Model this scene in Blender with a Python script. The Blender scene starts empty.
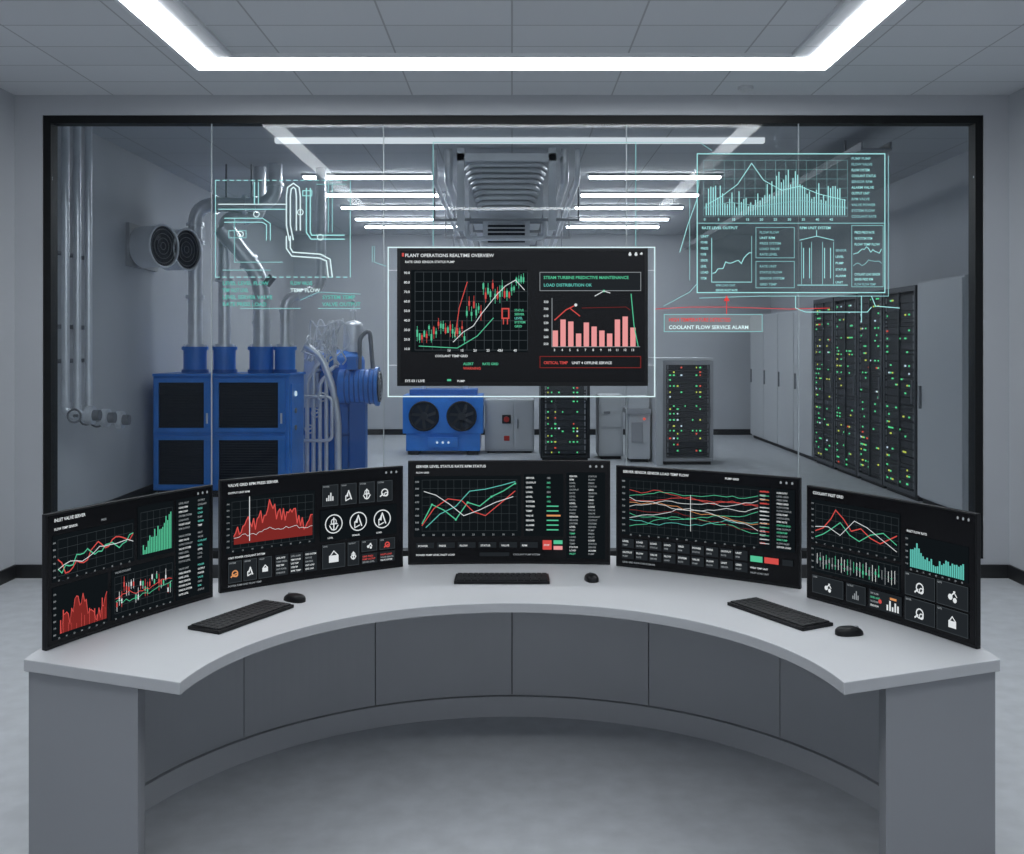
import bpy, math, random
from mathutils import Vector, Matrix
random.seed(7)
scene=bpy.context.scene
scene.view_settings.view_transform='Standard'
scene.view_settings.look='None'
EYE=1.75
# ------------------------------------------------------------ materials
MATS={}
def mat(name,col,rough=0.5,metal=0.0,noise=0.0,nscale=5.0,bump=0.0,coat=0.0,spec=0.5):
    if name in MATS: return MATS[name]
    m=bpy.data.materials.new(name); m.use_nodes=True
    nt=m.node_tree; b=nt.nodes['Principled BSDF']
    b.inputs['Base Color'].default_value=(*col,1)
    b.inputs['Roughness'].default_value=rough
    b.inputs['Metallic'].default_value=metal
    b.inputs['Coat Weight'].default_value=coat
    b.inputs['Specular IOR Level'].default_value=spec
    if noise>0 or bump>0:
        tc=nt.nodes.new('ShaderNodeTexCoord')
        n=nt.nodes.new('ShaderNodeTexNoise'); n.inputs['Scale'].default_value=nscale
        n.inputs['Detail'].default_value=8
        nt.links.new(tc.outputs['Object'],n.inputs['Vector'])
        if noise>0:
            r=nt.nodes.new('ShaderNodeValToRGB')
            r.color_ramp.elements[0].position=0.3; r.color_ramp.elements[1].position=0.7
            r.color_ramp.elements[0].color=(*[c*(1-noise) for c in col],1)
            r.color_ramp.elements[1].color=(*[min(1,c*(1+noise)) for c in col],1)
            nt.links.new(n.outputs['Fac'],r.inputs['Fac'])
            nt.links.new(r.outputs['Color'],b.inputs['Base Color'])
        if bump>0:
            bp=nt.nodes.new('ShaderNodeBump'); bp.inputs['Strength'].default_value=bump
            bp.inputs['Distance'].default_value=0.01
            nt.links.new(n.outputs['Fac'],bp.inputs['Height'])
            nt.links.new(bp.outputs['Normal'],b.inputs['Normal'])
    MATS[name]=m; return m
def emis(name,col,s=1.0,lamp=False):
    if name in MATS: return MATS[name]
    m=bpy.data.materials.new(name); m.use_nodes=True
    nt=m.node_tree; nt.nodes.clear()
    e=nt.nodes.new('ShaderNodeEmission'); e.inputs['Color'].default_value=(*col,1); e.inputs['Strength'].default_value=s
    o=nt.nodes.new('ShaderNodeOutputMaterial'); nt.links.new(e.outputs[0],o.inputs[0])
    if not lamp:
        try: m.cycles.emission_sampling='NONE'
        except Exception: pass
    MATS[name]=m; return m
def glassmat(name,fac,tint=(0.93,0.95,0.965)):
    m=bpy.data.materials.new(name); m.use_nodes=True
    nt=m.node_tree; nt.nodes.clear()
    t=nt.nodes.new('ShaderNodeBsdfTransparent'); t.inputs[0].default_value=(*tint,1)
    g=nt.nodes.new('ShaderNodeBsdfGlossy'); g.inputs['Roughness'].default_value=0.01
    x=nt.nodes.new('ShaderNodeMixShader'); x.inputs[0].default_value=fac
    o=nt.nodes.new('ShaderNodeOutputMaterial')
    nt.links.new(t.outputs[0],x.inputs[1]); nt.links.new(g.outputs[0],x.inputs[2]); nt.links.new(x.outputs[0],o.inputs[0])
    MATS[name]=m; return m
def holofill(name,col,fac):
    m=bpy.data.materials.new(name); m.use_nodes=True
    nt=m.node_tree; nt.nodes.clear()
    t=nt.nodes.new('ShaderNodeBsdfTransparent')
    g=nt.nodes.new('ShaderNodeEmission'); g.inputs[0].default_value=(*col,1)
    x=nt.nodes.new('ShaderNodeMixShader'); x.inputs[0].default_value=fac
    o=nt.nodes.new('ShaderNodeOutputMaterial')
    nt.links.new(t.outputs[0],x.inputs[1]); nt.links.new(g.outputs[0],x.inputs[2]); nt.links.new(x.outputs[0],o.inputs[0])
    try: m.cycles.emission_sampling='NONE'
    except Exception: pass
    MATS[name]=m; return m
def tilemat(name,col,bw,rh,mort=0.006,dark=0.6):
    m=bpy.data.materials.new(name); m.use_nodes=True
    nt=m.node_tree; b=nt.nodes['Principled BSDF']; b.inputs['Roughness'].default_value=0.8
    tc=nt.nodes.new('ShaderNodeTexCoord'); br=nt.nodes.new('ShaderNodeTexBrick')
    br.offset=0.0; br.inputs['Scale'].default_value=1.0
    br.inputs['Color1'].default_value=(*col,1); br.inputs['Color2'].default_value=(*[c*0.95 for c in col],1)
    br.inputs['Mortar'].default_value=(*[c*dark for c in col],1)
    br.inputs['Mortar Size'].default_value=mort; br.inputs['Brick Width'].default_value=bw; br.inputs['Row Height'].default_value=rh
    nt.links.new(tc.outputs['Object'],br.inputs['Vector']); nt.links.new(br.outputs['Color'],b.inputs['Base Color'])
    MATS[name]=m; return m

wallM=mat('wall_paint',(0.42,0.44,0.47),0.75,noise=0.03,nscale=1.5)
wallR=mat('plant_wall_paint',(0.50,0.52,0.55),0.75,noise=0.05,nscale=1.2)
floorM=mat('polished_concrete',(0.485,0.505,0.53),0.45,noise=0.085,nscale=9.0,bump=0.08)
baseM=mat('baseboard_black',(0.012,0.013,0.015),0.4)
ceilM=tilemat('ceiling_tile',(0.64,0.66,0.69),0.75,0.42)
ceilR=tilemat('plant_ceiling_tile',(0.58,0.60,0.63),0.8,0.8)
blackM=mat('black_plastic',(0.007,0.0075,0.009),0.4,spec=0.25)
blackMat=mat('black_matte',(0.02,0.021,0.024),0.6)
keyM=mat('key_cap',(0.018,0.019,0.021),0.55,spec=0.3)
frameM=mat('window_frame_black',(0.008,0.009,0.010),0.5,spec=0.2)
deskT=mat('desk_top_laminate',(0.55,0.56,0.58),0.4,noise=0.02,nscale=3)
deskE=mat('desk_edge',(0.44,0.45,0.47),0.45)
deskL=mat('desk_leg_grey',(0.25,0.26,0.28),0.5,noise=0.02,nscale=3)
deskP=mat('desk_panel_grey',(0.43,0.445,0.47),0.5,noise=0.02,nscale=3)
deskK=mat('desk_kick',(0.48,0.495,0.52),0.5)
seamM=mat('seam_dark',(0.05,0.052,0.058),0.7)
blueM=mat('machine_blue',(0.045,0.235,0.72),0.38,noise=0.10,nscale=4,coat=0.15)
blueD=mat('machine_blue_dark',(0.028,0.14,0.46),0.45)
steelM=mat('galvanised_steel',(0.82,0.84,0.87),0.30,metal=0.55,noise=0.08,nscale=6)
ductM=mat('duct_sheet_metal',(0.76,0.78,0.81),0.38,metal=0.25,noise=0.06,nscale=5)
steelD=mat('dark_steel',(0.26,0.27,0.29),0.4,metal=0.5)
whiteM=mat('cabinet_white',(0.55,0.57,0.59),0.45)
greyM=mat('cabinet_grey',(0.36,0.37,0.39),0.5)
rackM=mat('rack_black',(0.018,0.020,0.024),0.45,spec=0.3)
rackF=mat('rack_frame',(0.060,0.066,0.075),0.45)
rackU=mat('rack_unit',(0.040,0.044,0.051),0.5,spec=0.3)
ventM=mat('vent_dark',(0.018,0.025,0.038),0.5,spec=0.3)
screenM=mat('screen_black',(0.004,0.0045,0.006),0.25,spec=0.2)
redPl=mat('red_plastic',(0.5,0.03,0.02),0.4)
cableM=mat('white_cable',(0.8,0.82,0.85),0.5)
lightM=emis('light_diffuser',(0.94,0.975,1.0),21.0,True)
lightR=emis('plant_light',(0.91,0.96,1.0),29.0,True)
reflD=emis('reflection_standin_glow',(0.88,0.95,1.0),0.8)  # dim glow that imitates a light reflected in the window glass
C={ 'w':emis('px_white',(0.78,0.82,0.84),0.9),'g':emis('px_green',(0.10,0.58,0.33),0.9),'r':emis('px_red',(0.68,0.085,0.075),0.9),
    'R':emis('px_darkred',(0.24,0.026,0.023),0.8),'p':emis('px_pink',(0.92,0.36,0.36),0.88),'d':emis('px_grid',(0.07,0.085,0.095),0.65),
    'k':emis('px_panel',(0.0055,0.0078,0.0095),1.0),'K':emis('px_panel2',(0.016,0.0195,0.023),1.0),'G':emis('px_greydim',(0.32,0.35,0.37),0.85),
    't':emis('px_teal',(0.13,0.58,0.50),0.88),'o':emis('px_orange',(0.85,0.36,0.14),0.8),
    'c':emis('holo_cyan',(0.42,0.90,0.90),0.9),'C':emis('holo_cyan_dim',(0.30,0.64,0.66),0.85),'W':emis('holo_white',(0.74,0.94,0.96),1.0),
    'q':emis('holo_red',(0.80,0.07,0.07),0.9),
    'f':holofill('holo_fill',(0.10,0.26,0.28),0.06),'F':holofill('holo_fill_dark',(0.055,0.08,0.09),0.5),'h':holofill('holo_label',(0.24,0.28,0.30),0.6)}
LG=emis('led_green',(0.12,0.80,0.32),0.85); LY=emis('led_yellow',(0.65,0.75,0.12),0.8); LR=emis('led_red',(0.85,0.12,0.08),0.8); LW=emis('led_white',(0.7,0.9,1),0.8)
# ------------------------------------------------------------ mesh builder
class MB:
    def __init__(s): s.v=[];s.f=[];s.m=[];s.sm=[];s.mats=[]
    def mi(s,m):
        if m not in s.mats: s.mats.append(m)
        return s.mats.index(m)
    def add(s,vs,fs,m,smooth=False):
        o=len(s.v); s.v+= [tuple(v) for v in vs]; i=s.mi(m)
        for f in fs: s.f.append(tuple(o+k for k in f)); s.m.append(i); s.sm.append(smooth)
    def box(s,x0,x1,y0,y1,z0,z1,m):
        vs=[(x0,y0,z0),(x1,y0,z0),(x1,y1,z0),(x0,y1,z0),(x0,y0,z1),(x1,y0,z1),(x1,y1,z1),(x0,y1,z1)]
        s.add(vs,[(0,3,2,1),(4,5,6,7),(0,1,5,4),(1,2,6,5),(2,3,7,6),(3,0,4,7)],m)
    def prism(s,pts,z0,z1,m):
        n=len(pts); vs=[(x,y,z0) for x,y in pts]+[(x,y,z1) for x,y in pts]
        fs=[tuple(range(n))[::-1],tuple(range(n,2*n))]+[(i,(i+1)%n,n+(i+1)%n,n+i) for i in range(n)]
        s.add(vs,fs,m)
    def slab(s,x0,x1,off0,off1,z0,z1,bend,m,n=24):
        # curved slab: follows y=bend(x), thickness from off0 (front) to off1 (back)
        vs=[]
        for i in range(n+1):
            x=x0+(x1-x0)*i/n; y=bend(x); vs+=[(x,y+off0,z0),(x,y+off1,z0),(x,y+off0,z1),(x,y+off1,z1)]
        fs=[]
        for i in range(n):
            k=4*i; fs+=[(k,k+4,k+6,k+2),(k+1,k+3,k+7,k+5),(k+2,k+6,k+7,k+3),(k,k+1,k+5,k+4)]
        fs+=[(0,2,3,1),(4*n,4*n+1,4*n+3,4*n+2)]
        s.add(vs,fs,m)
    def cyl(s,p0,p1,r,m,seg=20,r2=None,caps=True,smooth=True):
        p0=Vector(p0);p1=Vector(p1); d=(p1-p0).normalized(); a=Vector((0,0,1)) if abs(d.z)<0.9 else Vector((1,0,0))
        u=d.cross(a).normalized(); w=d.cross(u); r2=r if r2 is None else r2; vs=[]
        for p,rr in ((p0,r),(p1,r2)):
            for i in range(seg):
                t=2*math.pi*i/seg; vs.append(tuple(p+u*math.cos(t)*rr+w*math.sin(t)*rr))
        s.add(vs,[(i,(i+1)%seg,seg+(i+1)%seg,seg+i) for i in range(seg)],m,smooth)
        if caps: s.add(vs,[tuple(range(seg))[::-1],tuple(range(seg,2*seg))],m)
    def tube(s,pts,r,m,fil=0.0,seg=14,flange=None):
        P=[Vector(p) for p in pts]; path=[P[0]]
        for i in range(1,len(P)-1):
            a,b,c=P[i-1],P[i],P[i+1]
            if fil>0:
                l=min(fil,(a-b).length*0.49,(c-b).length*0.49)
                s0=b+(a-b).normalized()*l; s1=b+(c-b).normalized()*l
                for k in range(9):
                    t=k/8; path.append(s0*(1-t)**2+b*2*t*(1-t)+s1*t*t)
                if flange:
                    for q,dr in ((s0,(b-a).normalized()),(s1,(c-b).normalized())): s.cyl(q-dr*0.02,q+dr*0.02,r*1.22,flange,seg)
            else: path.append(b)
        path.append(P[-1])
        d=(path[1]-path[0]).normalized(); a=Vector((0,0,1)) if abs(d.z)<0.9 else Vector((1,0,0)); u=d.cross(a).normalized()
        vs=[]; n=len(path)
        for i,p in enumerate(path):
            dd=(path[min(i+1,n-1)]-path[max(i-1,0)]).normalized(); u=(u-dd*u.dot(dd)).normalized(); w=dd.cross(u)
            for k in range(seg):
                t=2*math.pi*k/seg; vs.append(tuple(p+u*math.cos(t)*r+w*math.sin(t)*r))
        fs=[(i*seg+k,i*seg+(k+1)%seg,(i+1)*seg+(k+1)%seg,(i+1)*seg+k) for i in range(n-1) for k in range(seg)]
        s.add(vs,fs,m,True); s.add(vs,[tuple(range(seg))[::-1],tuple(range((n-1)*seg,n*seg))],m)
    def torus(s,c,ax,R,r,m,seg=28,sec=8):
        c=Vector(c);ax=Vector(ax).normalized(); a=Vector((0,0,1)) if abs(ax.z)<0.9 else Vector((1,0,0)); u=ax.cross(a).normalized(); w=ax.cross(u)
        vs=[]
        for i in range(seg):
            t=2*math.pi*i/seg; e=u*math.cos(t)+w*math.sin(t)
            for k in range(sec):
                q=2*math.pi*k/sec; vs.append(tuple(c+e*(R+r*math.cos(q))+ax*r*math.sin(q)))
        s.add(vs,[(i*sec+k,((i+1)%seg)*sec+k,((i+1)%seg)*sec+(k+1)%sec,i*sec+(k+1)%sec) for i in range(seg) for k in range(sec)],m,True)
    def dome(s,c,r,m,h=None,seg=20,rings=6):
        h=r if h is None else h; vs=[];
        for j in range(rings):
            a=math.pi/2*j/rings
            for i in range(seg):
                t=2*math.pi*i/seg; vs.append((c[0]+r*math.cos(a)*math.cos(t),c[1]+r*math.cos(a)*math.sin(t),c[2]+h*math.sin(a)))
        vs.append((c[0],c[1],c[2]+h)); fs=[(j*seg+i,j*seg+(i+1)%seg,(j+1)*seg+(i+1)%seg,(j+1)*seg+i) for j in range(rings-1) for i in range(seg)]
        fs+=[((rings-1)*seg+i,(rings-1)*seg+(i+1)%seg,rings*seg) for i in range(seg)]
        s.add(vs,fs,m,True)
    def build(s,name,parent=None,bevel=0.0,M=None):
        me=bpy.data.meshes.new(name); me.from_pydata(s.v,[],s.f)
        for m in s.mats: me.materials.append(m)
        me.polygons.foreach_set('material_index',s.m); me.polygons.foreach_set('use_smooth',s.sm); me.update()
        o=bpy.data.objects.new(name,me); scene.collection.objects.link(o)
        if M is not None: o.matrix_world=M
        if parent: o.parent=parent
        if bevel>0:
            b=o.modifiers.new('bevel','BEVEL'); b.width=bevel; b.segments=2; b.limit_method='ANGLE'; b.angle_limit=math.radians(50)
        return o
def empty(name,loc=(0,0,0)):
    e=bpy.data.objects.new(name,None); e.location=loc; scene.collection.objects.link(e); return e
# ------------------------------------------------------------ text glyph cache
TC={}
def glyph(st):
    if st in TC: return TC[st]
    cu=bpy.data.curves.new('t','FONT'); cu.body=st; cu.size=1.0; cu.resolution_u=2; cu.offset=0.02
    ob=bpy.data.objects.new('t',cu); scene.collection.objects.link(ob)
    dg=bpy.context.evaluated_depsgraph_get(); me=ob.evaluated_get(dg).to_mesh()
    r=([(v.co.x,v.co.y) for v in me.vertices],[tuple(p.vertices) for p in me.polygons])
    ob.evaluated_get(dg).to_mesh_clear(); bpy.data.objects.remove(ob); bpy.data.curves.remove(cu)
    TC[st]=r; return r
WORDS=['SYSTEM','FLOW','TEMP','PRESS','VALVE','UNIT','LOAD','RPM','POWER','STATUS','INLET','COOLANT','SERVER','PUMP','GRID','OUTPUT','LEVEL','SENSOR','ALARM','RATE']
def words(n): return ' '.join(random.choice(WORDS) for _ in range(n))
class Draw:
    def __init__(s,mp,step=0.0005,split=0): s.mp=mp; s.mb=MB(); s.L=1; s.step=step; s.split=split
    def _a(s,pts,fs,c): s.mb.add([s.mp(u,v,s.L*s.step) for u,v in pts],fs,C[c[0]])
    def up(s): s.L+=1
    def rect(s,a,b,c,d,col):
        n=1
        if s.split and c-a>s.split: n=int(math.ceil((c-a)/s.split))
        for i in range(n):
            x0=a+(c-a)*i/n; x1=a+(c-a)*(i+1)/n
            s._a([(x0,b),(x1,b),(x1,d),(x0,d)],[(3,2,1,0)],col)
    def frame(s,a,b,c,d,col,t=0.5):
        s.rect(a,b,c,b+t,col);s.rect(a,d-t,c,d,col);s.rect(a,b+t,a+t,d-t,col);s.rect(c-t,b+t,c,d-t,col)
    def line(s,pts,col,t=0.6):
        for (a,b),(c,d) in zip(pts,pts[1:]):
            L=math.hypot(c-a,d-b) or 1e-6; nx,ny=-(d-b)/L*t/2,(c-a)/L*t/2; ex,ey=(c-a)/L*t*0.3,(d-b)/L*t*0.3
            s._a([(a-ex+nx,b-ey+ny),(c+ex+nx,d+ey+ny),(c+ex-nx,d+ey-ny),(a-ex-nx,b-ey-ny)],[(0,1,2,3)],col)
    def ring(s,x,y,r,col,t=0.6,n=24,a0=0,a1=2*math.pi): s.line([(x+r*math.cos(a0+(a1-a0)*i/n),y+r*math.sin(a0+(a1-a0)*i/n)) for i in range(n+1)],col,t)
    def disc(s,x,y,r,col,n=16): s._a([(x+r*math.cos(2*math.pi*i/n),y+r*math.sin(2*math.pi*i/n)) for i in range(n)],[tuple(range(n))],col)
    def poly(s,pts,col): s._a(pts,[tuple(range(len(pts)))],col)
    def text(s,u,v,st,size,col,sx=1.0,maxw=None):
        vs,fs=glyph(st)
        if not vs: return
        if maxw:
            w=max(x for x,_ in vs)*size*sx
            if w>maxw: sx*=maxw/w
        s._a([(u+x*size*sx,v-y*size) for x,y in vs],fs,col)
    def grid(s,a,b,c,d,nx,ny,col='d',t=0.25):
        for i in range(nx+1):
            x=a+(c-a)*i/nx; s.rect(x-t/2,b,x+t/2,d,col)
        for i in range(ny+1):
            y=b+(d-b)*i/ny; s.rect(a,y-t/2,c,y+t/2,col)
    def ticks(s,a,b,d,n,sz=2.0,col='G'):
        for i in range(n): s.text(a,b+(d-b)*i/(n-1)+sz*0.3,str(random.randint(10,99)*10),sz,col)
    def xt(s,a,c,y,n,sz=2.0,col='G'):
        for i in range(n): s.text(a+(c-a)*i/(n-0.5),y,str(random.randint(10,60)),sz,col)
    def wave(s,a,c,y,amp,n,col,t=0.6,trend=0.0,seed=None,jag=1.0):
        rr=random.Random(seed); pts=[]; ph=rr.random()*6; k=rr.uniform(5,9)
        for i in range(n):
            f=i/(n-1); pts.append((a+(c-a)*f, y+trend*f+amp*(0.55*math.sin(k*f+ph)+0.3*math.sin(2.7*k*f+ph*2)+jag*rr.uniform(-0.5,0.5))))
        s.line(pts,col,t); return pts
    def area(s,pts,base,col):
        for (a,b),(c,d) in zip(pts,pts[1:]): s.poly([(a,b),(c,d),(c,base),(a,base)],col)
    def bars(s,a,c,base,hs,col,fill=0.6):
        n=len(hs); w=(c-a)/n
        for i,h in enumerate(hs): s.rect(a+i*w,base-h,a+i*w+w*fill,base,col)
    def rows(s,a,c,y0,y1,n,sz,cols='wGwg',w=2):
        for i in range(n): s.text(a,y0+(y1-y0)*i/max(1,n-1)+sz*0.4,words(w),sz,random.choice(cols),maxw=(c-a)*random.uniform(0.6,1))
    def icon(s,x,y,r,k,col='w'):
        k=k%6
        if k==0: s.ring(x,y,r*0.55,col,1.2); s.ring(x+r*.25,y+r*.3,r*0.3,col,1.0); s.line([(x-r*.8,y+r*.6),(x-r*.3,y+r*.2)],col,1.4)
        elif k==1: s.poly([(x,y-r*.9),(x-r*.5,y+r*.1),(x-r*.1,y+r*.2)],col); s.line([(x,y-r*.8),(x+r*.5,y+r*.6)],col,1.4); s.line([(x-r*.5,y),(x-r*.5,y+r*.8),(x+r*.2,y+r*.5)],col,1.1)
        elif k==2: s.rect(x-r*.6,y-r*.3,x+r*.6,y+r*.5,col); s.line([(x-r*.4,y-r*.3),(x,y-r*.8),(x+r*.5,y-r*.3)],col,1)
        elif k==3: s.disc(x-r*.3,y,r*.35,col); s.disc(x+r*.4,y+r*.3,r*.3,col); s.line([(x-r*.3,y),(x+r*.4,y-r*.7)],col,1.2); s.line([(x+r*.2,y-r*.7),(x+r*.7,y-r*.1)],col,1)
        elif k==4: s.line([(x,y-r*.8),(x,y+r*.8)],col,1.3); s.line([(x-r*.6,y+r*.2),(x-r*.3,y+r*.7),(x,y+r*.8),(x+r*.3,y+r*.7),(x+r*.6,y+r*.2)],col,1.2); s.ring(x,y-r*.3,r*.35,col,.9); s.line([(x-r*.5,y),(x+r*.5,y)],col,1)
        else: s.bars(x-r*.7,x+r*.7,y+r*.6,[r*.5,r*.9,r*1.3,r*.7],col)
    def tile(s,a,b,c,d,k=0,col='w',bg='K'):
        s.rect(a,b,c,d,bg); s.up(); s.frame(a,b,c,d,'d',0.5); s.icon((a+c)/2,(b+d)/2+ (d-b)*0.08,min(c-a,d-b)*0.36,k,col)
        s.text(a+1,b+2.4,random.choice(WORDS),2.0,'G',maxw=(c-a)*0.7); s.L-=1
# ------------------------------------------------------------ room shell
def boxobj(name,x0,x1,y0,y1,z0,z1,m,parent=None,bevel=0):
    b=MB(); b.box(x0,x1,y0,y1,z0,z1,m); return b.build(name,parent,bevel)
CZ=3.63; RZ=3.90; WY=7.52; BY=19.5; LX=-4.25
boxobj('floor',-4.5,5.3,-3.0,BY+0.2,-0.12,0.0,floorM)
boxobj('ceiling',-3.95,3.95,-3.0,WY,CZ,CZ+0.1,ceilM)
boxobj('ceiling_plant_room',-4.5,5.3,WY+0.15,BY+0.2,RZ,RZ+0.1,ceilR)
boxobj('wall_left',-3.89,-3.74,-3.0,WY,0,CZ,wallM)
boxobj('wall_right',3.74,3.89,-3.0,WY,0,CZ,wallM)
boxobj('wall_plant_left',LX-0.15,LX,WY+0.15,BY,0,RZ,wallR)
boxobj('wall_plant_right',5.05,5.2,WY+0.15,BY,0,RZ,wallR)
boxobj('wall_plant_back',LX-0.15,5.2,BY,BY+0.15,0,RZ,wallR)
WX0,WX1,WZ0,WZ1=-3.534,3.55,0.14,3.48
b=MB()
b.box(-4.40,WX0,WY,WY+0.15,0,RZ,wallM); b.box(WX1,5.2,WY,WY+0.15,0,RZ,wallM)
b.box(WX0,WX1,WY,WY+0.15,WZ1,RZ,wallM); b.box(WX0,WX1,WY,WY+0.15,0,WZ0,wallM)
b.build('wall_window')
boxobj('baseboard_left',-3.74,-3.722,-3.0,WY,0,0.10,baseM)
boxobj('baseboard_right',3.722,3.74,-3.0,WY,0,0.10,baseM)
boxobj('baseboard_window_wall',-3.722,3.722,WY-0.018,WY,0,0.10,baseM)
boxobj('baseboard_plant_back',LX,5.05,BY-0.02,BY,0,0.11,baseM)
boxobj('baseboard_plant_left',LX,LX+0.02,WY+0.15,BY-0.02,0,0.11,baseM)
boxobj('baseboard_plant_right',5.03,5.05,WY+0.15,BY-0.02,0,0.11,baseM)
# window
win=empty('window_1',(0,WY,0))
def par(o,p):
    o.parent=p; o.matrix_parent_inverse=p.matrix_world.inverted(); return o
bpy.context.view_layer.update()
b=MB(); t=0.058
b.box(WX0,WX0+t,7.535,7.65,WZ0,WZ1,frameM);b.box(WX1-t,WX1,7.535,7.65,WZ0,WZ1,frameM)
b.box(WX0+t,WX1-t,7.535,7.65,WZ1-t,WZ1,frameM);b.box(WX0+t,WX1-t,7.535,7.65,WZ0,WZ0+t,frameM)
par(b.build('frame'),win)
gM=glassmat('window_glass',0.012)
edges=[WX0+t,-2.27,-0.97,0.865,2.165,WX1-t]
b=MB()
for a,c in zip(edges,edges[1:]): b.box(a+0.003,c-0.003,7.555,7.567,WZ0+t,WZ1-t,gM)
par(b.build('glass_panes'),win)
b=MB()
sealM=mat('glass_joint',(0.38,0.42,0.44),0.4)
for x in edges[1:-1]: b.box(x-0.003,x+0.003,7.553,7.569,WZ0+t,WZ1-t,sealM)
par(b.build('glass_joints'),win)
# ceiling light frame
b=MB(); lx=2.12; y0,y1=1.3,6.76; w=0.16; lh=0.014
b.box(-lx,lx,y1-0.20,y1,CZ-lh,CZ,lightM); b.box(-lx,lx,y0,y0+w,CZ-lh,CZ,lightM)
b.box(-lx,-lx+w,y0+w,y1-0.20,CZ-lh,CZ,lightM); b.box(lx-w,lx,y0+w,y1-0.20,CZ-lh,CZ,lightM)
b.build('ceiling_light_frame')
b=MB(); trimM=mat('ceiling_trim',(0.7,0.72,0.74),0.6); e=0.025; h=0.022
b.box(-lx-e,lx+e,y1,y1+e,CZ-h,CZ,trimM); b.box(-lx-e,-lx,y0,y1,CZ-h,CZ,trimM); b.box(lx,lx+e,y0,y1,CZ-h,CZ,trimM)
i=w+0.13
b.box(-lx+i,lx-i,y1-i-0.03,y1-i,CZ-0.02,CZ,trimM); b.box(-lx+i,-lx+i+0.03,y0+i,y1-i-0.03,CZ-0.02,CZ,trimM); b.box(lx-i-0.03,lx-i,y0+i,y1-i-0.03,CZ-0.02,CZ,trimM)
b.build('trim_1')
b=MB(); b.cyl((1.70,7.28,CZ),(1.70,7.28,CZ-0.025),0.055,whiteM); b.cyl((1.70,7.28,CZ-0.025),(1.70,7.28,CZ-0.04),0.035,whiteM,r2=0.02); b.build('smoke_detector')
# plant room lights
for n,y in enumerate((12.6,14.1,15.4,16.8,17.9)):
    for sx in (-1,1):
        b=MB(); xa,xb=sorted((sx*0.98,sx*2.62)); b.box(xa,xb,y-0.05,y+0.05,RZ-0.055,RZ-0.03,lightR); b.box(xa-0.02,xb+0.02,y-0.07,y+0.07,RZ-0.03,RZ,greyM)
        b.build('linear_ceiling_light')
b=MB(); b.box(-2.46,2.62,10.36,10.44,RZ-0.05,RZ,reflD); b.build('reflection_standin_strip')  # no fixture: glowing strip added in place of the ceiling light's glass reflection
# ------------------------------------------------------------ desk
dc=(0.0,2.89)
def pol(R,a): return (dc[0]+R*math.cos(a),dc[1]+R*math.sin(a))
Rout=lambda a:1.502+0.428*math.sin(a); Rp=lambda a:1.42+0.41*math.sin(a)
desk=empty('curved_control_desk',(0,2.89,0)); bpy.context.view_layer.update()
N=96; b=MB(); inn=[];out=[]
for i in range(N+1):
    f=i/N; a=math.radians(4.2+171.6*f); inn.append(pol(0.986,a)); a=math.radians(10.6+158.8*f); out.append(pol(Rout(a),a))
zt,zb=0.75,0.712
vs=[]
for p,q in zip(inn,out): vs+=[(*p,zt),(*q,zt),(*p,zb),(*q,zb)]
ft=[(4*i,4*i+1,4*i+5,4*i+4) for i in range(N)]; fb=[(4*i+2,4*i+6,4*i+7,4*i+3) for i in range(N)]
fi=[(4*i,4*i+4,4*i+6,4*i+2) for i in range(N)]; fo=[(4*i+1,4*i+3,4*i+7,4*i+5) for i in range(N)]
fe=[(0,2,3,1),(4*N,4*N+1,4*N+3,4*N+2)]
b.add(vs,ft,deskT)
for F in (fb,fi,fo,fe):
    k=b.mi(deskE)
    for f in F: b.f.append(f); b.m.append(k); b.sm.append(False)
par(b.build('desktop',bevel=0.003),desk)
def curvewall(b,a0,a1,dR,th,z0,z1,m,n=14):
    vs=[]
    for i in range(n+1):
        a=math.radians(a0+(a1-a0)*i/n); p=pol(Rp(a)+dR,a); q=pol(Rp(a)+dR+th,a); vs+=[(*p,z0),(*q,z0),(*p,z1),(*q,z1)]
    fs=[]
    for i in range(n):
        k=4*i; fs+=[(k,k+2,k+6,k+4),(k+1,k+5,k+7,k+3),(k+2,k+3,k+7,k+6),(k,k+4,k+5,k+1)]
    fs+=[(0,1,3,2),(4*n,4*n+2,4*n+3,4*n+1)]
    b.add(vs,fs,m)
b=MB(); seams=[18,29,49.4,69.7,90,110.3,130.6,151,162]
for s0,s1 in zip(seams,seams[1:]): curvewall(b,s0+0.07,s1-0.07,0,0.02,0.098,zb,deskP)
par(b.build('front_panels'),desk)
b=MB(); curvewall(b,18,162,0.021,0.02,0.0,zb,seamM,60); par(b.build('panel_backing'),desk)
b=MB(); curvewall(b,18,162,-0.012,0.032,0.0,0.094,deskK,60); par(b.build('kick_plate'),desk)
for sx,nm in ((1,'leg_left'),(-1,'leg_right')):
    b=MB(); pts=[(-1.546,3.197),(-1.135,3.035),(-1.20,3.27),(-1.50,3.42),(-1.555,3.38)]
    pts=[(x*sx,y) for x,y in pts]
    if sx<0: pts=pts[::-1]
    b.prism(pts,0,zb,deskL); par(b.build(nm,bevel=0.003),desk)
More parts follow.
